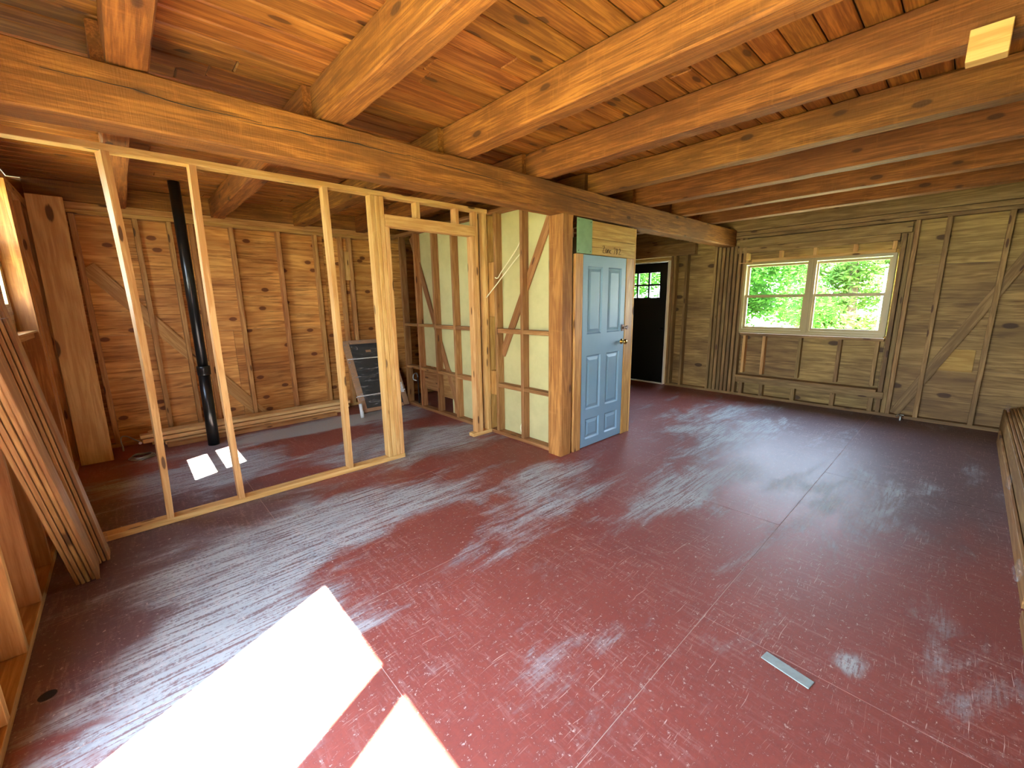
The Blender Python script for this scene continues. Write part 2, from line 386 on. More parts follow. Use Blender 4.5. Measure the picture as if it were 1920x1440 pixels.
def timber(name, X, Y, Z, mat, parent=None, amp=0.003, seed=0, seg=60):
    """rough-sawn timber with wandering faces and waney chamfered edges"""
    d = [X[1] - X[0], Y[1] - Y[0], Z[1] - Z[0]]; a = d.index(max(d)); L = d[a]; b, t_ = [i for i in range(3) if i != a]
    c = Vector(((X[0] + X[1]) / 2, (Y[0] + Y[1]) / 2, (Z[0] + Z[1]) / 2))
    hw, ht = d[b] / 2, d[t_] / 2
    bm = bmesh.new(); rings = []
    for i in range(seg + 1):
        x = -L / 2 + L * i / seg
        ring = []
        ch = [0.006 + 0.007 * abs(noise.noise(Vector((x * 1.7, k * 5.1, seed)))) + (0.008 if noise.noise(Vector((x * .8, k * 9.1, seed + 3))) > 0.32 else 0) for k in range(4)]
        pts = []
        for k, (sy, sz) in enumerate(((1, 1), (-1, 1), (-1, -1), (1, -1))):
            e = ch[k]
            q = [(sy * hw, sz * (ht - e)), (sy * (hw - e), sz * ht)]
            if k in (1, 3): q.reverse()
            pts += q
            nx = ((1, 1), (-1, 1), (-1, -1), (1, -1))[(k + 1) % 4]
            pts.append(((sy + nx[0]) / 2 * hw, (sz + nx[1]) / 2 * ht))
        for j, (yy, zz) in enumerate(pts):
            nv = noise.noise(Vector((x * 3, yy * 8 + seed, zz * 8)))
            nv2 = noise.noise(Vector((x * 11, yy * 20 + seed, zz * 20)))
            k2 = 1 + (amp * nv + amp * 0.5 * nv2 - amp * 0.6) / max(hw, ht)
            ring.append(bm.verts.new((x, yy * k2, zz * k2)))
        rings.append(ring)
    m = len(rings[0])
    for i in range(seg):
        for k in range(m): bm.faces.new((rings[i][k], rings[i][(k + 1) % m], rings[i + 1][(k + 1) % m], rings[i + 1][k]))
    bm.faces.new(rings[0][::-1]); bm.faces.new(rings[-1]); bmesh.ops.recalc_face_normals(bm, faces=bm.faces[:])
    ax = Vector([float(i == a) for i in range(3)]); ay = Vector([float(i == b) for i in range(3)]); az = ax.cross(ay)
    return obj(name, bm, mat, parent, c, rot=Matrix((ax, ay, az)).transposed().to_4x4())

# ------------------------------------------------------------------ key dimensions
XL, XLS = -0.52, -0.62         # left wall: stud face, sheathing
XR, XRS = 7.05, 7.15           # far right wall
YB, YBS = 6.20, 6.29           # back wall
YF, YFS = -0.62, -0.72         # near wall behind the camera's right
ZC = 2.745                     # underside of ceiling planks

# ------------------------------------------------------------------ ground and floor
bm = boxes_bm([((-40, 60), (-40, 60), (-0.5, -0.45))])
g = obj('ground', bm, 'grass'); tag(g, 'sunlit lawn outside around the building', 'ground', kind='structure')
fl = obj('floor', boxes_bm([((XLS - 0.05, XRS + 0.05), (YFS - 0.05, YBS + 0.05), (-0.25, -0.022))]), 'seam')
tag(fl, 'worn maroon painted plywood floor with scratches and grey bare patches', 'floor', kind='structure')
rows = [(-0.73, -0.55), (-0.55, 0.69), (0.69, 1.935), (1.935, 3.18), (3.18, 4.42), (4.42, 5.66), (5.66, 6.30)]
for i, (y0, y1) in enumerate(rows):
    xs = [-0.63] + ([1.885, 4.385, 6.885] if i % 2 else [0.6, 3.1, 5.6]) + [7.16]
    for q in xs[1:-1]: bx('seam_filler', (q - .0014, q + .0014), (y0, y1), (-.02, -.0012), 'seam', fl, bev=0)
    if i: bx('seam_filler', (XLS, XRS), (y0 - .0014, y0 + .0014), (-.02, -.0012), 'seam', fl, bev=0)
    for a, b in zip(xs[:-1], xs[1:]):
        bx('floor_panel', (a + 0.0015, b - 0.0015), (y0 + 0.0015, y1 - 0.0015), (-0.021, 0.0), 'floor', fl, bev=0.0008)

# ------------------------------------------------------------------ ceiling
ce = obj('ceiling', boxes_bm([((XLS - 0.06, XRS + 0.35), (YFS - 0.35, YBS + 0.35), (ZC + 0.022, ZC + 0.25))]), 'void')
tag(ce, 'orange-brown tongue-and-groove plank ceiling above the beams', 'ceiling', kind='structure')
y = YFS; row = 0
while y < YBS:
    w = 0.137; x = XLS
    cuts = [XLS]
    c0 = XLS + random.uniform(0.8, 3.4)
    while c0 < XRS - 0.5: cuts.append(c0); c0 += random.uniform(2.2, 3.9)
    cuts.append(XRS)
    for a, b in zip(cuts[:-1], cuts[1:]):
        bx('ceiling_plank', (a + .001, b - .001), (y + 0.0035, min(y + w, YBS) - 0.0035), (ZC, ZC + 0.02), 'ceil', ce, bev=0.006)
    y += w; row += 1

# ------------------------------------------------------------------ walls
def sheath_x(par, x0, x1, rects, mat):     # panels in a wall of constant x: rects of (y0,y1,z0,z1)
    for (y0, y1, z0, z1) in rects: bx('plywood_panel', (x0, x1), (y0 + .001, y1 - .001), (z0 + .001, z1 - .001), mat, par, 0.001, grain=1)
def sheath_y(par, y0, y1, rects, mat):
    for (x0, x1, z0, z1) in rects: bx('plywood_panel', (x0 + .001, x1 - .001), (y0, y1), (z0 + .001, z1 - .001), mat, par, 0.001, grain=0)

# left wall, with garden door opening and small window
wl_ = obj('wall_left', boxes_bm([((XLS - .04, XLS - .014), Y, Z) for Y, Z in [((YFS - .04, -0.08), (-.3, ZC)), ((-0.08, 1.74), (2.32, ZC)), ((-.08, 1.74), (-.3, 0)), ((1.74, 4.03), (-.3, ZC)), ((4.03, 4.86), (-.3, 1.345)), ((4.03, 4.86), (2.446, ZC)), ((4.86, YBS + .04), (-.3, ZC))]]), 'siding')
tag(wl_, 'left outside wall of bare studs and plywood with a small high window', 'wall', kind='structure')
sheath_x(wl_, XLS - .012, XLS, [(YFS, -.08, 0, 1.22), (YFS, -.08, 1.22, 2.44), (YFS, 1.74, 2.44, ZC), (-.08, 1.74, 2.32, 2.44), (1.74, 4.03, 0, 1.22), (1.74, 4.03, 1.22, 2.44), (1.74, 4.03, 2.44, ZC), (4.03, 4.86, 0, 1.22), (4.03, 4.86, 1.22, 1.345), (4.03, 4.86, 2.446, ZC), (4.86, YBS, 0, 1.22), (4.86, YBS, 1.22, 2.44), (4.86, YBS, 2.44, ZC)], 'ply')
bx('bottom_plate', (XLS, XL), (1.74, YB - .0), (0, .04), 'backstud', wl_)
bx('top_plate', (XLS, XL), (YF, YB), (2.455, 2.495), 'backstud', wl_)
bx('top_plate', (XLS, XL), (YF, YB), (2.497, 2.535), 'backstud', wl_)
for yy in (1.745, 1.79, 2.18, 2.62, 3.06, 3.50, 3.95, 3.99, 4.862, 4.905, 5.35, 5.80, 6.155, -0.13, -0.175, -0.6):
    bx('stud', (XLS, XL + (0.03 if 4.8 < yy < 4.88 else 0)), (yy, yy + .04), (.04 if yy > 0 else 0, 2.454), 'post' if 4.8 < yy < 4.88 else 'backstud', wl_)
bx('header', (XLS, XL), (-.08, 1.74), (2.33, 2.454), 'backstud', wl_)
bx('rough_sill', (XLS, XL), (4.035, 4.86), (1.306, 1.345), 'backstud', wl_)

# back wall
wb = obj('wall_back', boxes_bm([((XLS - .04, XRS + .04), (YBS + .014, YBS + .04), (-.3, ZC))]), 'siding')
tag(wb, 'back wall of golden knotty plywood between bare vertical studs', 'wall', kind='structure')
sheath_y(wb, YBS, YBS + .012, [(XLS, 1.0, 0, 1.22), (1.0, 3.44, 0, 1.22), (XLS, 2.2, 1.22, 2.44), (2.2, 4.64, 1.22, 2.44), (XLS, 3.0, 2.44, ZC), (3.44, 5.88, 0, 1.22), (4.64, XRS, 1.22, 2.44), (5.88, XRS, 0, 1.22), (3.0, XRS, 2.44, ZC)], 'ply')
bx('bottom_plate', (XL, XR), (YB, YBS), (0, .04), 'backstud', wb)
bx('top_plate', (XL, 3.6), (YB, YBS), (2.45, 2.49), 'backstud', wb)
bx('top_plate', (XL, 3.3), (YB, YBS), (2.492, 2.56), 'backstud', wb)
bx('rim_board', (XL, XR), (YB - 0.02, YB + .02), (2.562, ZC - .002), 'timber', wb)
for xx in (-.26, .215, .50, .70, 1.09, 1.60, 2.06, 2.40, 2.53, 2.9, 3.4, 3.85, 4.3, 4.75, 5.2, 5.65, 6.1, 6.55, 6.95):
    bx('stud', (xx, xx + .045), (YB, YBS), (.04, 2.449), 'backstud', wb)
bar('diagonal_brace', (-.20, 6.255, 1.94), (1.20, 6.255, 0.08), .135, .02, (0, -1, 0), 'backstud', wb)
bx('filler_board', (2.446, 2.529), (6.215, 6.235), (1.86, 2.26), 'stud', wb)
bx('filler_board', (2.446, 2.70), (6.215, 6.235), (0.30, 0.72), 'stud', wb)

# far right wall with window and entry door
wr = obj('wall_right', boxes_bm([((XRS + .014, XRS + .04), Y, Z) for Y, Z in [((YFS - .04, .70), (-.3, ZC)), ((.70, 2.41), (-.3, 1.02)), ((.70, 2.41), (2.04, ZC)), ((2.41, 3.63), (-.3, ZC)), ((3.63, 4.63), (2.18, ZC)), ((3.63, 4.63), (-.3, 0)), ((4.63, YBS + .04), (-.3, ZC))]]), 'siding')
tag(wr, 'far wall of dull brown plywood and studs around the double window', 'wall', kind='structure')
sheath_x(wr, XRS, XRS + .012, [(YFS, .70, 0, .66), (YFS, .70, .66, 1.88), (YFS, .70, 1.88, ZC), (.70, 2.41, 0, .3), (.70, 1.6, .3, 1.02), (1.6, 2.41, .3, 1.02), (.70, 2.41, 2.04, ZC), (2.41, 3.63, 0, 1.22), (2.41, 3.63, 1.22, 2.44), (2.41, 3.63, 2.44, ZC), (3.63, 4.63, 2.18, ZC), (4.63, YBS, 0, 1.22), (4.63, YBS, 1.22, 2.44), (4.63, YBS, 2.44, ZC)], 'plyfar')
bx('bottom_plate', (XR, XRS), (YF, 3.60), (0, .04), 'farstud', wr)
bx('top_plate', (XR, XRS), (YF, 3.2), (2.40, 2.44), 'farstud', wr)
bx('top_plate', (XR, XRS), (YF, 6.2), (2.445, 2.50), 'farstud', wr)
bx('top_plate', (XR, XRS), (3.2, 6.2), (2.24, 2.44), 'farstud', wr)
bx('rim_board', (XR - .01, XR + .03), (YF, YB), (2.505, ZC - .002), 'farstud', wr)
bx('header', (XR - .002, XR + .04), (.60, 2.52), (2.27, 2.385), 'farstud', wr)
bx('header', (XR + .006, XR + .04), (.70, 2.54), (2.185, 2.268), 'farstud', wr)
for yy in (.30, -.165, -.58): bx('stud', (XR, XRS), (yy - .022, yy + .022), (.04, 2.399), 'farstud', wr)
for yy in (.56, .605, .66): bx('stud', (XR + (.0 if yy < .6 else .006), XRS), (yy - .021, yy + .021), (.04, 2.399 if yy < .6 else 2.26), 'farstud', wr)
for k, yy in enumerate((2.86, 2.80, 2.745, 2.68, 2.625, 2.565, 2.50, 2.435)):
    bx('stud', (XR + .004 * (k % 3), XRS), (yy - .021, yy + .021), (.04, 2.399 if k != 5 else 2.30), 'farstud', wr)
for yy in (3.33, 3.53, 3.58): bx('stud', (XR, XRS), (yy - .021, yy + .021), (.04, 2.239), 'farstud', wr)
for yy in (4.68, 5.1, 5.5, 5.9): bx('stud', (XR, XRS), (yy - .021, yy + .021), (.04, 2.239), 'farstud', wr)
bx('rough_sill', (XR, XRS), (.70, 2.40), (.955, .99), 'farstud', wr)
bx('window_header_strip', (XR, XR + .05), (.72, 2.33), (2.045, 2.085), 'stud', wr)
for yy in (2.40, 1.96, 1.55, 1.12, .74): bx('cripple_stud', (XR + .01, XRS), (yy - .02, yy + .02), (2.087, 2.184), 'stud', wr)
for yy, m_ in ((2.335, 'stud'), (2.06, 'stud'), (1.60, 'farstud'), (1.145, 'farstud'), (.76, 'farstud')): bx('cripple_stud', (XR + .006, XRS), (yy - .02, yy + .02), (.37, .954), m_, wr)
bx('ledge_board', (XR - .10, XR + .05), (.69, 2.39), (.31, .345), 'farstud', wr)
bx('ledge_face', (XR - .02, XR + .02), (.62, 2.40), (.22, .308), 'farstud', wr)
for yy in (2.33, 2.04, 1.62, 1.15, .74): bx('cripple_stud', (XR + .006, XRS), (yy - .025, yy + .025), (.04, .219), 'farstud', wr)
bar('diagonal_brace', (7.10, .50, .05), (7.10, -.52, 2.36), .10, .02, (-1, 0, 0), 'farstud', wr)
bx('plywood_patch', (XR + .07, XR + .085), (-.10, .19), (.64, .90), 'panelwood', wr)

# near wall (mostly behind the camera and the stacked boards)
wf = obj('wall_front', boxes_bm([((XLS - .04, XRS + .04), (YFS - .04, YFS - .014), (-.3, ZC))]), 'siding')
tag(wf, 'near wall of studs and plywood behind the long stacked boards', 'wall', kind='structure')
sheath_y(wf, YFS - .012, YFS, [(XLS, 1.0, 0, 1.22), (1.0, 3.44, 0, 1.22), (3.44, 5.9, 0, 1.22), (5.9, XRS, 0, 1.22), (XLS, 2.2, 1.22, 2.44), (2.2, 4.64, 1.22, 2.44), (4.64, XRS, 1.22, 2.44), (XLS, 3.0, 2.44, ZC), (3.0, XRS, 2.44, ZC)], 'plyfar')
for k in range(18):
    xx = -.45 + .43 * k
    if xx < XR - .1: bx('stud', (xx, xx + .042), (YFS, YF), (.04, 2.449), 'farstud', wf)
bx('bottom_plate', (XL, XR), (YFS, YF), (0, .04), 'farstud', wf); bx('top_plate', (XL, XR), (YFS, YF), (2.45, 2.53), 'farstud', wf)

# middle wall between the rooms, drywall seen from behind
wm = obj('wall_middle', boxes_bm([((3.142, 3.155), Y, (0.041, 2.448)) for Y in [(2.75, 3.575), (3.735, 4.62)]] + [((3.142, 3.155), (4.62, 5.34), (.63, 2.448))]), 'drywall')
tag(wm, 'middle wall of studs with pale yellow-green drywall behind them', 'wall', kind='structure')
XA, XB = 3.05, 3.14
bx('bottom_plate', (XA, XB), (2.745, 6.19), (0, .04), 'oldstud', wm)
bx('top_plate', (XA, XB), (2.58, 6.19), (2.449, 2.489), 'oldstud', wm)
SY = [5.68, 5.28, 4.83, 4.39, 3.97, 3.575, 3.165, 2.765]
for yy in SY: bx('stud', (XA, XB), (yy - .02, yy + .02), (.041, 2.447 if yy > 2.7 else 2.28), 'oldstud', wm)
bx('stud', (XA, XB), (3.70, 3.74), (.041, 2.447), 'jamb', wm)
for z0, z1 in ((1.36, 1.95), (.46, .74)): bx('spacer_block', (XA + .012, XB), (3.597, 3.698), (z0, z1), 'jamb', wm)
for a, b in zip(SY[:-1], SY[1:]):
    if a > 3.9 and b < 3.6:
        for zz in (1.19, .57): bx('blocking', (XA, XB), (3.742, a - .021), (zz, zz + .04), 'oldstud', wm)
        continue
    for zz in (1.19, .57):
        bx('blocking', (XA, XB), (b + .021, a - .021), (zz + random.uniform(-.008, .008), zz + .04), 'oldstud', wm)
bar('diagonal_brace', (3.126, 5.46, 2.42), (3.126, 4.44, .06), .09, .018, (-1, 0, 0), 'oldstud', wm)
bar('diagonal_brace', (3.126, 2.83, 2.32), (3.126, 3.56, .93), .09, .018, (-1, 0, 0), 'oldstud', wm)
bar('diagonal_brace', (3.126, 3.95, .05), (3.126, 3.62, .72), .09, .018, (-1, 0, 0), 'oldstud', wm)
bx('access_panel', (3.10, 3.115), (4.86, 5.25), (.30, .565), 'oldstud', wm)
bx('access_panel', (3.122, 3.138), (4.42, 4.80), (.24, .565), 'oldstud', wm)
bx('access_panel', (3.122, 3.138), (4.42, 4.56), (.05, .235), 'oldstud', wm)

# closet walls around the cupboard
wc = obj('wall_closet', boxes_bm([((4.20, 4.212), (2.60, 6.19), (0, 2.285)), ((3.16, 4.20), (4.3, 4.312), (0, 2.45))]), 'drywall')
tag(wc, 'closet side wall running back from the blue door', 'wall', kind='structure')
for yy in (2.64, 3.1, 3.5, 3.9, 4.35, 4.8, 5.25, 5.7, 6.1): bx('stud', (4.213, 4.30), (yy, yy + .04), (.04, 2.40 if yy > 2.7 else 2.285), 'oldstud', wc)
bx('bottom_plate', (4.213, 4.30), (2.64, 6.19), (0, .04), 'oldstud', wc); bx('top_plate', (4.213, 4.30), (2.76, 6.19), (2.401, 2.44), 'oldstud', wc)

# ------------------------------------------------------------------ beams, girder, post
gd = empty('girder', (3.25, 2.66, 2.29), label='long rough-sawn girder carrying the ceiling beams across the whole room', cat='beam')
timber('girder_timber', (XL + .003, 7.03), (2.57, 2.75), (2.29, 2.53), 'timber', gd, amp=.004, seed=3, seg=160)
# drying checks: thin dark wandering splits let into the face of the girder
def check_bm(x0, x1, z0, z1, yface, wid, seed):
    bm = bmesh.new(); n = 40; prev = None
    for i in range(n + 1):
        t = i / n; x = x0 + (x1 - x0) * t; z = z0 + (z1 - z0) * t + 0.012 * noise.noise(Vector((x * 4, seed, 0))) + .004 * noise.noise(Vector((x * 15, seed, 0)))
        w = wid * math.sin(math.pi * min(max(t, .02), .98)) * (0.6 + .4 * abs(noise.noise(Vector((x * 9, seed, 2)))))
        q = [bm.verts.new((x, yface, z - w)), bm.verts.new((x, yface - .0016, z)), bm.verts.new((x, yface, z + w)), bm.verts.new((x, yface + .006, z))]
        if prev:
            for k in range(4): bm.faces.new((prev[k], prev[(k + 1) % 4], q[(k + 1) % 4], q[k]))
        prev = q
    bmesh.ops.recalc_face_normals(bm, faces=bm.faces[:]); return bm
for (a, b, z0, z1, w, sd_) in ((-.1, .66, 2.445, 2.43, .0024, 1), (.55, 1.5, 2.425, 2.45, .0042, 2), (1.42, 2.5, 2.45, 2.425, .003, 3), (2.8, 4.0, 2.44, 2.42, .003, 4)):
    obj('drying_check', check_bm(a, b, z0, z1, 2.5695, w, sd_), 'void', gd)
FX = [.10, .966, 1.862, 2.69, 3.54, 4.40, 5.25, 6.10]
which = ['leftmost ceiling beam, reddish, ending above the open stud partition', 'second ceiling beam from the left, the broad reddish one', 'third ceiling beam from the left, long and orange with a bright lower edge',
         'fourth ceiling beam from the left, carrying the small pale block', 'fifth ceiling beam from the left, behind the beam with the pale block', 'sixth ceiling beam from the left', 'seventh ceiling beam, last but one before the far wall', 'eighth ceiling beam, nearest the double window wall']
for i, x in enumerate(FX):
    o = timber('ceiling_beam', (x, x + .14), (YF - .05, 2.72), (2.533, ZC - .003), 'timber', None, amp=.0035, seed=10 + i, seg=70)
    tag(o, which[i], 'beam', 'exposed ceiling beams of the front room')
wh2 = ['rear beam left of the black pipe, beyond the partition', 'rear beam just right of the black pipe top', 'rear beam above the double door stud', 'rear beam over the pale drywall wall', 'rear beam over the closet', 'rear beam past the closet', 'rear beam near the black entry door', 'rear beam against the far wall']
for i, x in enumerate(FX):
    o = timber('rear_beam', (x - .045, x + .093), (2.722, YB - .025), (2.533, ZC - .003), 'timber', None, amp=.0035, seed=30 + i, seg=60)
    tag(o, wh2[i], 'beam', 'ceiling beams of the rear room')
po = empty('timber_post', (3.08, 2.655, 0), label='square rough timber post under the girder beside the blue door', cat='post')
timber('post_timber', (3.0, 3.16), (2.57, 2.742), (0.001, 2.288), 'post', po, amp=.0025, seed=50, seg=50)
bk = bx('wood_block', (2.615, 2.684), (.035, .15), (2.435, 2.55), 'stud'); tag(bk, 'small pale block of wood fixed under a ceiling beam at upper right', 'block')

# ------------------------------------------------------------------ stud partition
YP, YQ = 3.68, 3.77
pf = empty('stud_partition', (1.2, 3.72, 0), label='open partition frame of new pale studs with a doorway on its right', cat='wall frame')
bx('bottom_plate', (-.50, 1.90), (YP, YQ), (.001, .041), 'stud', pf)
bx('bottom_plate', (2.77, 3.045), (YP, YQ), (.001, .041), 'stud', pf)
bx('top_plate', (XL + .005, 3.045), (YP, YQ), (2.458, 2.498), 'stud', pf)
def stud_bowed(x, bow, twist, top):
    bm = bmesh.new(); n = 20; prev = None
    L = top - .042
    for i in range(n + 1):
        t = i / n; a = twist * t; cx = bow * math.sin(math.pi * t)
        q = []
        for (sx, sy) in ((-1, -1), (1, -1), (1, 1), (-1, 1)):
            lx, ly = sx * .0195, sy * .044
            q.append(bm.verts.new((-L / 2 + L * t, cx + lx * math.cos(a) - ly * math.sin(a), lx * math.sin(a) + ly * math.cos(a))))
        if prev:
            for k in range(4): bm.faces.new((prev[k], prev[(k + 1) % 4], q[(k + 1) % 4], q[k]))
        else: bm.faces.new(q[::-1])
        prev = q
    bm.faces.new(prev); bmesh.ops.recalc_face_normals(bm, faces=bm.faces[:])
    # local x -> world z, local y -> world x, local z -> world y
    rot = Matrix(((0, 1, 0), (0, 0, 1), (1, 0, 0))).to_4x4()
    return obj('stud', bm, 'stud', pf, (x, (YP + YQ) / 2, .042 + L / 2), rot=rot)
stud_bowed(.048, .02, .32, 2.457)
stud_bowed(.487, -.012, .06, 2.457)
stud_bowed(1.352, .006, 0.0, 2.457)
for a, b, top in ((1.727, 1.768, 2.457), (1.77, 1.811, 2.457), (1.813, 1.854, 2.457), (1.856, 1.897, 2.205)):
    bx('stud', (a, b), (YP, YQ), (.042, top), 'stud', pf, bev=.004)
bx('stud', (2.872, 2.913), (YP, YQ), (.042, 2.457), 'stud', pf); bx('stud', (2.829, 2.870), (YP, YQ), (.042, 2.205), 'stud', pf)
bx('stud', (2.995, 3.036), (YP, YQ), (.042, 2.457), 'stud', pf)
bx('header', (1.856, 2.871), (YP - .004, YP + .036), (2.207, 2.31), 'stud', pf)
bx('header', (1.856, 2.871), (YQ - .036, YQ), (2.207, 2.31), 'stud', pf)
for xx in (2.18, 2.63): bx('cripple_stud', (xx, xx + .041), (YP, YQ), (2.312, 2.457), 'stud', pf)

# ------------------------------------------------------------------ blue door, its casing
d1 = empty('door_1', (3.675, 2.585, 0), kind='structure', label='blue painted six-panel closet door with a brass knob', cat='door')
YD = 2.572
def panel_door(x0, x1, z0, z1, yf, th, holes, mat, par, name='door_leaf'):
    xs = sorted({x0, x1} | {h[0] for h in holes} | {h[1] for h in holes}); zs = sorted({z0, z1} | {h[2] for h in holes} | {h[3] for h in holes})
    lst = []
    for i in range(len(zs) - 1):
        for j in range(len(xs) - 1):
            cx = (xs[j] + xs[j + 1]) / 2; cz = (zs[i] + zs[i + 1]) / 2
            if any(h[0] < cx < h[1] and h[2] < cz < h[3] for h in holes): continue
            lst.append(((xs[j], xs[j + 1]), (yf, yf + th), (zs[i], zs[i + 1])))
    bm = boxes_bm(lst); bmesh.ops.remove_doubles(bm, verts=bm.verts[:], dist=1e-5)
    seen = {}
    for fc in list(bm.faces):
        k = tuple(sorted(v.index for v in fc.verts))
    return obj(name, bm, mat, par)
H = []
for (a, b) in ((3.385, 3.625), (3.725, 3.965)):
    for (z0, z1) in ((1.19, 1.85), (.41, .975), (.09, .31)): H.append((a, b, z0, z1))
panel_door(3.305, 4.045, .012, 1.955, YD, .035, H, 'blue', d1)
def raised_panel(a, b, z0, z1, yf, mat, par):
    bm = bmesh.new()
    lv = [(0.0, 0.0), (0.014, 0.013), (0.022, 0.013), (0.05, 0.004)]
    loops = []
    for ins, dep in lv:
        loops.append([bm.verts.new((x, yf + dep, z)) for x, z in ((a + ins, z0 + ins), (b - ins, z0 + ins), (b - ins, z1 - ins), (a + ins, z1 - ins))])
    for i in range(len(loops) - 1):
        for k in range(4): bm.faces.new((loops[i][k], loops[i][(k + 1) % 4], loops[i + 1][(k + 1) % 4], loops[i + 1][k]))
    bm.faces.new(loops[-1])
    back = [bm.verts.new((x, yf + .03, z)) for x, z in ((a, z0), (b, z0), (b, z1), (a, z1))]
    for k in range(4): bm.faces.new((back[k], back[(k + 1) % 4], loops[0][(k + 1) % 4], loops[0][k]))
    bm.faces.new(back[::-1]); bmesh.ops.recalc_face_normals(bm, faces=bm.faces[:])
    return obj('door_panel', bm, mat, par)
for h in H: raised_panel(*h, YD, 'blue', d1)
kb = obj('knob', lathe_bm([(0, .030), (.004, .031), (.008, .024), (.012, .012), (.026, .011), (.030, .019), (.038, .027), (.048, .030), (.058, .026), (.064, .014), (.066, .004)]), 'brass', d1, (4.005, YD - .0005, 1.075), smooth=True, rot=Matrix.Rotation(-P2, 4, 'Z'))
lt = obj('latch', boxes_bm([((3.995, 4.045), (YD - .008, YD), (1.19, 1.26)), ((4.01, 4.10), (YD - .022, YD - .006), (1.215, 1.235)), ((4.075, 4.105), (YD - .016, YD - .002), (1.205, 1.245))]), 'copper', d1)
bx('casing', (3.185, 3.298), (2.566, 2.60), (.001, 1.958), 'jamb', d1)
bx('casing', (4.052, 4.195), (2.566, 2.60), (.001, 1.958), 'jamb', d1)
bx('casing_edge', (4.197, 4.211), (2.562, 2.62), (.001, 2.27), 'stud', d1)
for z0, z1 in ((1.961, 2.030), (2.0315, 2.109), (2.113, 2.190), (2.1915, 2.27)):
    bx('header_plank', (3.425, 4.195), (2.566, 2.588), (z0, z1), 'panelwood', d1)
pl = bx('green_plate', (3.19, 3.422), (2.560, 2.566), (1.962, 2.275), 'green'); tag(pl, 'green sheet metal plate screwed above the blue door beside the post', 'plate')
for sx in (3.215, 3.397):
    for sz in (1.985, 2.252):
        obj('screw', lathe_bm([(0, .0045), (.0012, .004), (.002, .002)], 10), 'screw', pl, (sx, 2.5598, sz), rot=Matrix.Rotation(-P2, 4, 'Z'))
# handwriting on the lowest header plank
def strokes(x0, z0, s):
    G = [[(0, 1), (.55, 1.05), (.1, .1), (.7, .0)], [(1.25, .55), (.95, .6), (.85, .2), (1.1, .0), (1.3, .5), (1.3, .05)], [(1.5, .6), (1.52, .0), (1.6, .5), (1.85, .55), (1.9, .0)], [(2.5, .55), (2.2, .5), (2.15, .1), (2.55, .0)],
         [(3.2, .9), (3.65, .95), (3.4, .0)], [(4.3, .8), (4.05, .9), (4.1, .55), (4.35, .3), (4.15, .0), (4.0, .25), (4.35, .65), (4.3, .8)], [(4.8, .75), (5.05, .95), (5.2, .65), (4.8, .0), (5.35, .05)]]
    bmA = bmesh.new()
    for gl in G:
        pts = spline([(x0 + p[0] * s, 2.5655, z0 + p[1] * s) for p in gl], 5)
        b2 = tube_bm(pts, .0026, 6); me = bpy.data.meshes.new('tmp'); b2.to_mesh(me); b2.free(); bmA.from_mesh(me); bpy.data.meshes.remove(me)
    return bmA
obj('handwriting', strokes(3.60, 1.988, .060), 'ink', d1)

# ------------------------------------------------------------------ black entry door
d2 = empty('door_2', (7.10, 4.13, 0), kind='structure', label='black entry door with six small panes near its top', cat='door')
def slab_x(name, x, th, Y, Z, holes, mat, par):
    ys = sorted({Y[0], Y[1]} | {h[0] for h in holes} | {h[1] for h in holes}); zs = sorted({Z[0], Z[1]} | {h[2] for h in holes} | {h[3] for h in holes}); lst = []
    for i in range(len(zs) - 1):
        for j in range(len(ys) - 1):
            cyy = (ys[j] + ys[j + 1]) / 2; cz = (zs[i] + zs[i + 1]) / 2
            if any(h[0] < cyy < h[1] and h[2] < cz < h[3] for h in holes): continue
            lst.append(((x, x + th), (ys[j], ys[j + 1]), (zs[i], zs[i + 1])))
    bm = boxes_bm(lst); bmesh.ops.remove_doubles(bm, verts=bm.verts[:], dist=1e-5)
    return obj(name, bm, mat, par)
ph = []
for a, b in ((3.81, 4.005), (4.035, 4.235), (4.265, 4.46)):
    for z0, z1 in ((1.555, 1.76), (1.79, 1.99)): ph.append((a, b, z0, z1))
slab_x('door_leaf', 7.09, .045, (3.655, 4.605), (.02, 2.155), ph, 'black', d2)
for h in ph: bx('pane', (7.108, 7.112), (h[0], h[1]), (h[2], h[3]), 'glass', d2, bev=0)
for (Y, Z) in (((3.635, 3.652), (.0, 2.175)), ((4.608, 4.625), (0, 2.175)), ((3.652, 4.608), (2.158, 2.175)), ((3.652, 4.608), (.0, .017))):
    bx('door_frame', (7.045, 7.14), Y, Z, 'white', d2)
kb2 = obj('knob', lathe_bm([(0, .028), (.006, .026), (.012, .011), (.03, .012), (.04, .026), (.055, .027), (.062, .012)]), 'darkmetal', d2, (7.0895, 3.73, 1.0), smooth=True, rot=Matrix.Rotation(math.pi, 4, 'Z'))

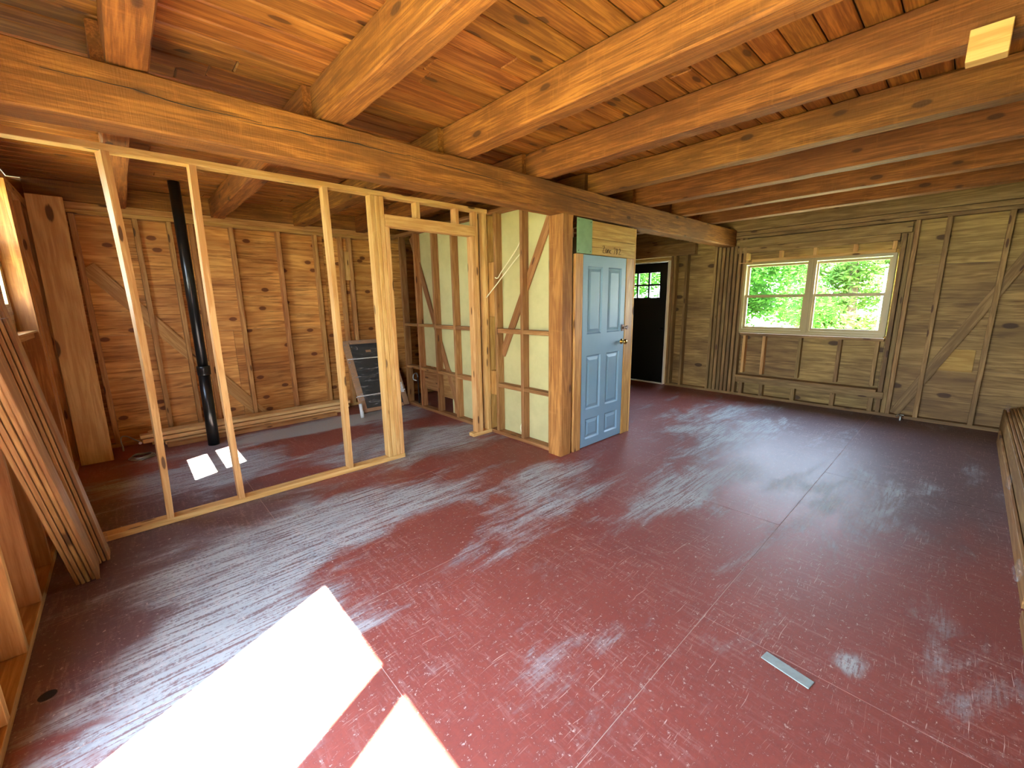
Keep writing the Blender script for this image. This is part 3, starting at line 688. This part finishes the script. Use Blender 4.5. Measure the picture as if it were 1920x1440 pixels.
# ------------------------------------------------------------------ windows
w1 = empty('window_1', (7.08, 1.56, 1.03), kind='structure', label='double window of two cream sash units looking onto trees', cat='window')
def frame_x(name, x0, x1, Y, Z, t, mat, par, bot=None):
    bt = bot or t
    return obj(name, boxes_bm([((x0, x1), (Y[0], Y[0] + t), Z), ((x0, x1), (Y[1] - t, Y[1]), Z), ((x0, x1), (Y[0] + t, Y[1] - t), (Z[1] - t, Z[1])), ((x0, x1), (Y[0] + t, Y[1] - t), (Z[0], Z[0] + bt))]), mat, par)
def sash_unit(par, Y, Z, xin, mat, zm):
    # inner lower sash, outer upper sash, each with its pane
    up = frame_x('upper_sash', xin + .035, xin + .065, (Y[0] + .022, Y[1] - .022), (zm - .02, Z[1] - .03), .03, mat, par)
    bx('pane', (xin + .048, xin + .052), (Y[0] + .052, Y[1] - .052), (zm + .01, Z[1] - .06), 'glass', up, bev=0)
    lo = frame_x('lower_sash', xin + .0, xin + .03, (Y[0] + .022, Y[1] - .022), (Z[0] + .03, zm + .02), .036, mat, par)
    bx('pane', (xin + .013, xin + .017), (Y[0] + .058, Y[1] - .058), (Z[0] + .066, zm - .016), 'glass', lo, bev=0)
frame_x('frame', 7.01, 7.13, (.698, 1.535), (1.018, 2.042), .034, 'vinyl', w1, .04)
frame_x('frame', 7.01, 7.13, (1.565, 2.412), (1.018, 2.042), .034, 'vinyl', w1, .04)
bx('mullion', (7.0, 7.13), (1.5352, 1.5648), (1.018, 2.042), 'vinyl', w1)
bx('stool', (6.985, 7.03), (.705, 2.40), (1.0, 1.028), 'vinyl', w1)
sash_unit(w1, (.712, 1.535), (1.03, 2.03), 7.035, 'vinyl', 1.545)
sash_unit(w1, (1.565, 2.395), (1.03, 2.03), 7.035, 'vinyl', 1.545)
w2 = empty('window_2', (-.62, 4.42, 1.5), kind='structure', label='small sash window high in the left wall', cat='window')
YG0, YG1 = 4.09, 4.765
frame_x('frame', -.655, -.60, (4.032, 4.858), (1.35, 2.44), .028, 'vinyl', w2, .03)
def sash_w(name, x0, x1, z0, z1, g0, g1):
    o = obj(name, boxes_bm([((x0, x1), (4.061, YG0), (z0, z1)), ((x0, x1), (YG1, 4.829), (z0, z1)), ((x0, x1), (YG0, YG1), (z0, g0)), ((x0, x1), (YG0, YG1), (g1, z1))]), 'vinyl', w2)
    bx('pane', ((x0 + x1) / 2 - .002, (x0 + x1) / 2 + .002), (YG0, YG1), (g0, g1), 'glass', o, bev=0)
sash_w('upper_sash', -.637, -.617, 2.022, 2.41, 2.052, 2.378)
sash_w('lower_sash', -.615, -.60, 1.382, 2.008, 1.56, 1.882)
bx('inner_stool', (-.60, -.50), (4.035, 4.86), (1.347, 1.36), 'jamb', w2)
d3 = empty('door_3', (-.62, .82, 0), kind='structure', label='glazed garden double door in the left wall beside the camera', cat='door')
for (a, b) in ((.865, 1.735), (-.075, .8645)):
    g0, g1 = (.94, 1.66) if a > .5 else (.02, .765)
    lf = obj('door_leaf', boxes_bm([((-.64, -.60), (a, g0), (.02, 2.28)), ((-.64, -.60), (g1, b), (.02, 2.28)), ((-.64, -.60), (g0, g1), (2.222, 2.28)), ((-.64, -.60), (g0, g1), (.02, .16))]), 'white', d3)
    bx('pane', (-.622, -.618), (g0, g1), (.16, 2.222), 'glass', lf, bev=0)
bx('threshold', (-.655, -.53), (-.078, 1.738), (0.0, .018), 'metal', d3)

# ------------------------------------------------------------------ plumbing
vp = empty('vent_pipe', (.553, 5.56, 0), label='tall black plastic pipe standing from floor to ceiling behind the partition', cat='pipe')
obj('pipe', tube_bm([(.562, 5.56, .885), (.562, 5.56, ZC - .001)], .048, 28), 'pipe', vp, smooth=False)
obj('pipe', tube_bm([(.550, 5.56, .001), (.560, 5.56, .80)], .055, 28), 'pipe', vp)
obj('coupling', tube_bm([(.562, 5.56, .79), (.562, 5.56, .795), (.562, 5.56, .88), (.562, 5.56, .888)], [.058, .062, .062, .058], 28), 'pipe', vp)
for o in vp.children:
    for p in o.data.polygons: p.use_smooth = len(p.vertices) == 4
pv = empty('pipe_stub', (2.21, 5.43, 0), label='short white plastic pipe stub standing before the lumber pile', cat='pipe')
obj('pipe', tube_bm([(2.21, 5.43, .001), (2.195, 5.44, .19)], .021, 20), 'white', pv, smooth=True)
obj('coupling', tube_bm([(2.21, 5.43, .001), (2.205, 5.433, .085)], .025, 20), 'white', pv, smooth=True)
sp = empty('supply_line', (-.19, 6.1, 0), label='thin bent metal supply line beside the wide leaning board', cat='pipe')
obj('bent_tube', tube_bm(spline([(-.20, 5.99, .055), (-.205, 6.0, .12), (-.19, 6.0, .16), (-.15, 5.99, .155), (-.10, 5.95, .12), (-.05, 5.91, .085)]), .0055, 10), 'metal', sp, smooth=True)
obj('end_fitting', tube_bm([(-.20, 5.99, .001), (-.20, 5.99, .055)], .0085, 10), 'metal', sp, smooth=True)
obj('lug', tube_bm([(-.056, 5.90, .078), (-.056, 5.908, .078)], .014, 14), 'white', sp)
co = obj('tubing_coil', bmesh.new(), 'metal')
bmc = bmesh.new()
for k in range(3):
    ptsc = [(.0 + (.105 - .012 * k) * math.cos(a_ / 24 * math.tau), (.105 - .012 * k) * math.sin(a_ / 24 * math.tau), .006 + .009 * k + .004 * math.sin(a_)) for a_ in range(25)]
    b2 = tube_bm(ptsc, .005, 8, False); me = bpy.data.meshes.new('tmp'); b2.to_mesh(me); b2.free(); bmc.from_mesh(me); bpy.data.meshes.remove(me)
bmc.to_mesh(co.data); bmc.free(); co.location = (-.06, 5.60, .001); co.data.materials.clear(); co.data.materials.append(M['metal'])
tag(co, 'small coil of metal tubing lying on the floor by the leaning board', 'coil')
va = empty('floor_valve', (6.93, .42, 0), label='small metal valve on the floor below the diagonal brace', cat='valve')
obj('stem', tube_bm([(6.93, .42, .001), (6.93, .42, .06)], .012, 12), 'metal', va); obj('spout', tube_bm(spline([(6.93, .42, .055), (6.90, .44, .075), (6.88, .455, .055)]), .010, 10), 'metal', va)
obj('handle', tube_bm([(6.93, .39, .072), (6.93, .45, .072)], .007, 8), 'metal', va)
sv = empty('shutoff_valve', (3.06, 5.45, .45), label='chrome shut-off valve in the middle wall behind the wrapped panel', cat='valve')
obj('pipe', tube_bm([(3.10, 5.45, .041), (3.10, 5.45, .44)], .010, 10), 'darkmetal', sv); obj('bend', tube_bm(spline([(3.10, 5.45, .44), (3.08, 5.45, .50), (3.03, 5.45, .48), (3.02, 5.44, .42), (3.05, 5.40, .40)]), .009, 10), 'metal', sv, smooth=True)

# white cables in the middle wall
def cable(label, pts):
    o = obj('cable', tube_bm(spline(pts), .0055, 8), 'cable', smooth=True); tag(o, label, 'cable', None); return o
cable('upper white cable end curling from the studs left of the post', [(3.095, 3.183, 2.19), (3.06, 3.22, 2.07), (3.035, 3.34, 1.93), (3.03, 3.45, 1.83), (3.034, 3.51, 1.775), (3.03, 3.55, 1.78)])
cable('lower white cable end hanging across the studs left of the post', [(3.095, 3.183, 2.03), (3.05, 3.24, 1.95), (3.03, 3.36, 1.84), (3.02, 3.50, 1.72), (3.01, 3.66, 1.59), (3.0, 3.74, 1.52)])
cable('short white cable stub near the floor left of the post', [(3.10, 3.21, .05), (3.09, 3.235, .14), (3.10, 3.205, .25), (3.115, 3.205, .42)])

# ------------------------------------------------------------------ lumber pile on the back floor
k = 0
lay = ['bottom layer', 'middle layer', 'top layer']
for ly in range(3):
    for c in range(2):
        x0 = (-.03, -.035, -.05)[ly] + (.0 if c == 0 else .07) + (.18 if ly == 0 and c == 0 else 0)
        y0 = 5.93 + .098 * c + .012 * ly
        o = bx('lumber_board', (x0, 2.22 + .02 * ly - .05 * c), (y0, y0 + .092), (.003 + ly * .0505, .003 + ly * .0505 + .042), 'pale', bev=.005)
        tag(o, 'pale two-by-four in the floor pile, %s, %s' % (lay[ly], 'front row towards the room' if c == 0 else 'rear row against the back wall'), 'board', 'two-by-fours piled along the back wall'); k += 1
o = bx('lumber_board', (.16, 2.0), (5.78, 5.87), (.002, .042), 'backstud'); tag(o, 'single darker board lying in front of the pale lumber pile', 'board')

# ------------------------------------------------------------------ wrapped panel in the corner
wp = empty('wrapped_panel', (2.75, 5.7, 0), label='dark slab in cardboard edges and clear film leaning in the back corner', cat='package')
pA = Vector((2.27, 5.60, .012)); ux = Vector((.745, .03, 0)).normalized(); up_ = Vector((.02, .53, 1.03)).normalized(); nn = ux.cross(up_).normalized()
RW = Matrix((ux, up_, nn)).transposed().to_4x4(); WW, HH = .75, 1.10
MW = Matrix.Translation(pA) @ RW
def wpart(name, X, Y, Z, mat):
    o = bx(name, X, Y, Z, mat, None); return o
def lbox(name, X, Y, Z, mat, par, base):
    d = (X[1] - X[0], Y[1] - Y[0], Z[1] - Z[0]); o = bpy.data.objects.new(name, matfor(box_mesh(*d, .002), mat))
    place(o, base @ Matrix.Translation(((X[0] + X[1]) / 2, (Y[0] + Y[1]) / 2, (Z[0] + Z[1]) / 2)), par); return o
lbox('slab', (.03, WW - .03), (.02, HH - .03), (-.03, -.002), 'dark', wp, MW)
lbox('cardboard_edge', (0, .085), (0, HH), (-.035, .004), 'cardboard', wp, MW); lbox('cardboard_edge', (WW - .085, WW), (0, HH), (-.035, .004), 'cardboard', wp, MW)
lbox('cardboard_edge', (.086, WW - .086), (HH - .06, HH), (-.035, .003), 'cardboard', wp, MW); lbox('cardboard_edge', (.086, WW - .086), (0, .05), (-.035, .003), 'cardboard', wp, MW)
for zz in (.235, .80):
    o = lbox('strap', (-.002, WW + .002), (zz, zz + .014), (-.037, .009), 'white', wp, MW)
lbox('sticker', (.30, .38), (.90, .935), (-.001, .0005), 'cardboard', wp, MW); o = lbox('tape', (WW - .07, WW - .02), (.20, .36), (.0045, .0055), 'white', wp, MW)
bmf = bmesh.new(); nx, nz_ = 16, 22; gv = [[bmf.verts.new((WW * i / nx, HH * j / nz_, .0105 + .004 * noise.noise(Vector((i * .6, j * .25, 1))) + .001)) for i in range(nx + 1)] for j in range(nz_ + 1)]
for j in range(nz_):
    for i in range(nx): bmf.faces.new((gv[j][i], gv[j][i + 1], gv[j + 1][i + 1], gv[j + 1][i]))
obj('clear_film', bmf, 'film', wp, pA, rot=RW)

# ------------------------------------------------------------------ wide board standing by the left wall
wd = bar('wide_board', (-.39, 5.72, .002), (-.372, 5.85, 2.53), .235, .035, (0, -1, 0), 'wide'); tag(wd, 'wide smooth plank standing upright in the back left corner', 'board')

# ------------------------------------------------------------------ board bundles leaning at left
def bundle(name, label, base, lean, n, th, wdt, length, mats, thick_dir=Vector((1, 0, 0)), wrap=None):
    e = empty(name, base, label=label, cat='board bundle')
    ax = Vector(lean).normalized(); ty = (thick_dir - ax * thick_dir.dot(ax)).normalized()
    ly = ty.cross(ax).normalized()      # width direction (towards +-y)
    for i in range(n):
        j = random.uniform(-.01, .01); l = length + random.uniform(-.03, .02)
        p0 = Vector(base) + ty * (th * (i - n / 2 + .5)) + ly * j
        lift = max(0.0, abs(ax.x) * th * .5 + abs(ly.z) * wdt * .5 + abs(ty.z) * th * .5 + .002 - p0.z) 
        o = bar('plank', p0 + ax * (lift / ax.z), p0 + ax * (l + lift / ax.z), wdt, th - .003, ty, mats, e, bev=.003)
    return e, ax, ty, ly
b1, ax, ty, ly = bundle('board_bundle', 'bundle of thin boards with a pale wrapped foot, leaning beside the wide plank', (-.315, 3.44, 0.0), (-.115, -.03, 1.0), 5, .019, .12, 1.66, 'board')
def wrapbox(par, c, ax, ty, ly, L, w, t):
    bm = bmesh.new(); n = 10; prev = None
    for i in range(n + 1):
        q = []
        for k in range(16):
            a = k / 16 * math.tau; cx, sy = math.cos(a), math.sin(a); m_ = max(abs(cx), abs(sy)); rx = t / 2 * cx / m_; ry = w / 2 * sy / m_
            nz = 1 + .10 * noise.noise(Vector((k * .9, i * .7, L * 9)))
            q.append(bm.verts.new(Vector(c) + ax * (L * i / n) + ty * rx * nz + ly * ry * nz))
        if prev:
            for k in range(16): bm.faces.new((prev[k], prev[(k + 1) % 16], q[(k + 1) % 16], q[k]))
        prev = q
    bmesh.ops.recalc_face_normals(bm, faces=bm.faces[:])
    return obj('plastic_wrap', bm, 'film', par)
wrapbox(b1, Vector((-.315, 3.44, 0)) + ax * 1.46, ax, ty, ly, .23, .145, .118)
wrapbox(b1, Vector((-.315, 3.44, 0)) + ax * .03, ax, ty, ly, .10, .145, .118)
b2_, ax, ty, ly = bundle('board_bundle', 'front bundle of thin boards slanting steeply out of view at the left edge', (-.355, 3.26, 0.0), (-.055, -.52, 1.0), 5, .020, .13, 1.6, 'board')

# ------------------------------------------------------------------ long boards stacked along the near wall
for i in range(11):
    yy = -.362 - .0215 * i
    hgt = .13 if i == 0 else .27 + .012 * i
    x0 = 2.98 + random.uniform(-.05, .12); x1 = (6.55 if i == 0 else 6.98 - .012 * i)
    o = bar('long_board', (x0, yy - .01, hgt / 2 + .003), (x1, yy - .01, hgt / 2 + .003), hgt, .017, (0, 1, -.0), 'board')
    pos = 'lowest, at the front edge' if i == 0 else ('%s behind the low front board' % ['', 'first', 'second', 'third', 'fourth', 'fifth', 'sixth', 'seventh', 'eighth', 'ninth', 'last'][i])
    tag(o, 'long board on edge stacked against the right wall, ' + pos, 'board', 'long boards stacked on edge along the right wall')
o = bx('short_plank', (1.6, 2.93), (-.60, -.352), (.001, .06), 'board'); tag(o, 'thick short plank on the floor at the right edge of the picture', 'board')
def shred(x, y, z, s, label):
    bm = bmesh.new(); bmesh.ops.create_icosphere(bm, subdivisions=3, radius=s)
    for v in bm.verts:
        nv = noise.noise(v.co * (3.2 / s) * .35 + Vector((x, y, z)) * 7); v.co *= (1 + .75 * nv); v.co.y *= .35
    o = obj('plastic_scrap', bm, 'film', None, (x, y, z)); tag(o, label, 'plastic wrap', 'torn clear wrapping on the long boards')
shred(3.1, -.33, .17, .05, 'torn clear wrapping on the near end of the long boards'); shred(4.45, -.345, .22, .045, 'torn clear wrapping halfway along the long boards'); shred(6.7, -.40, .36, .05, 'torn clear wrapping at the far end of the long boards')

# ------------------------------------------------------------------ small things
o = bar('metal_strip', (1.843, .412, .0035), (1.814, .232, .0035), .052, .005, (0, 0, 1), 'strip', bev=.001); tag(o, 'thin grey metal strip lying on the red floor', 'metal strip')
o = bx('wood_shim', (6.97, 7.045), (2.30, 2.47), (2.032, 2.042), 'stud'); tag(o, 'pale shim poking out over the top left of the double window', 'shim')
kn = obj('floor_knot', lathe_bm([(0, .001), (.0012, .028), (.0018, .02)], 16), 'void', fl, (-.44, 2.31, .0), rot=Matrix.Rotation(-P2, 4, 'Y'))
nl = obj('nail', tube_bm([(3.05, 1.05, 2.50), (3.0, 1.0, 2.535)], .002, 6), 'metal'); bpy.data.objects.remove(nl)

# ------------------------------------------------------------------ trees outside the far wall
def tree(label, c, R, n, ls, mat, seed, grp):
    rnd = random.Random(seed)
    e = empty('leafy_tree', (c[0], c[1], -.45), label=label, cat='tree', group=grp)
    obj('trunk', tube_bm(spline([(c[0], c[1], -.46), (c[0] + .1, c[1], c[2] * .5), (c[0], c[1] + .1, c[2] + R[2] * .5)], 4), .12, 8), 'bark', e)
    vs = []; fs = []
    cl = [(Vector((rnd.uniform(-1, 1), rnd.uniform(-1, 1), rnd.uniform(-1, 1))), rnd.uniform(.25, .5)) for _ in range(26)]
    for i in range(n):
        cc, cr = rnd.choice(cl)
        if cc.length > 1: cc = cc.normalized() * .95
        d = Vector((rnd.gauss(0, 1), rnd.gauss(0, 1), rnd.gauss(0, 1))).normalized() * cr * rnd.uniform(.5, 1)
        p = Vector(c) + Vector(((cc.x + d.x) * R[0], (cc.y + d.y) * R[1], (cc.z + d.z * .7) * R[2]))
        if p.x < XRS + .6: continue
        a = Vector((rnd.gauss(0, 1), rnd.gauss(0, 1), rnd.gauss(0, .5))).normalized(); b = a.cross(Vector((rnd.gauss(0, .6), rnd.gauss(0, .6), 1))).normalized(); s = ls * rnd.uniform(.6, 1.2)
        k = len(vs)
        vs += [p - a * s, p - b * s * .4, p + a * s, p + b * s * .4]; fs.append((k, k + 1, k + 2, k + 3))
    me = bpy.data.meshes.new('foliage'); me.from_pydata(vs, [], fs); me.materials.append(M[mat])
    o = bpy.data.objects.new('foliage', me); place(o, Matrix.Identity(4), e); o['kind'] = 'stuff'
tree('leafy tree filling the left half of the double window', (12.6, 4.3, 1.4), (1.4, 1.8, 2.0), 16000, .085, 'leaf', 1, 'trees outside the far wall')
tree('leafy tree filling the right half of the double window', (17.2, 2.6, 1.7), (1.4, 1.8, 2.3), 15000, .105, 'leaf2', 2, 'trees outside the far wall')
tree('leafy tree seen through the panes of the black door', (12.2, 8.3, 1.6), (1.5, 1.9, 2.2), 14000, .085, 'leaf', 3, 'trees outside the far wall')
tree('taller leafy tree behind the two at the double window', (22.0, 3.6, 2.4), (1.7, 4.2, 3.2), 15000, .15, 'leaf', 4, 'trees outside the far wall')
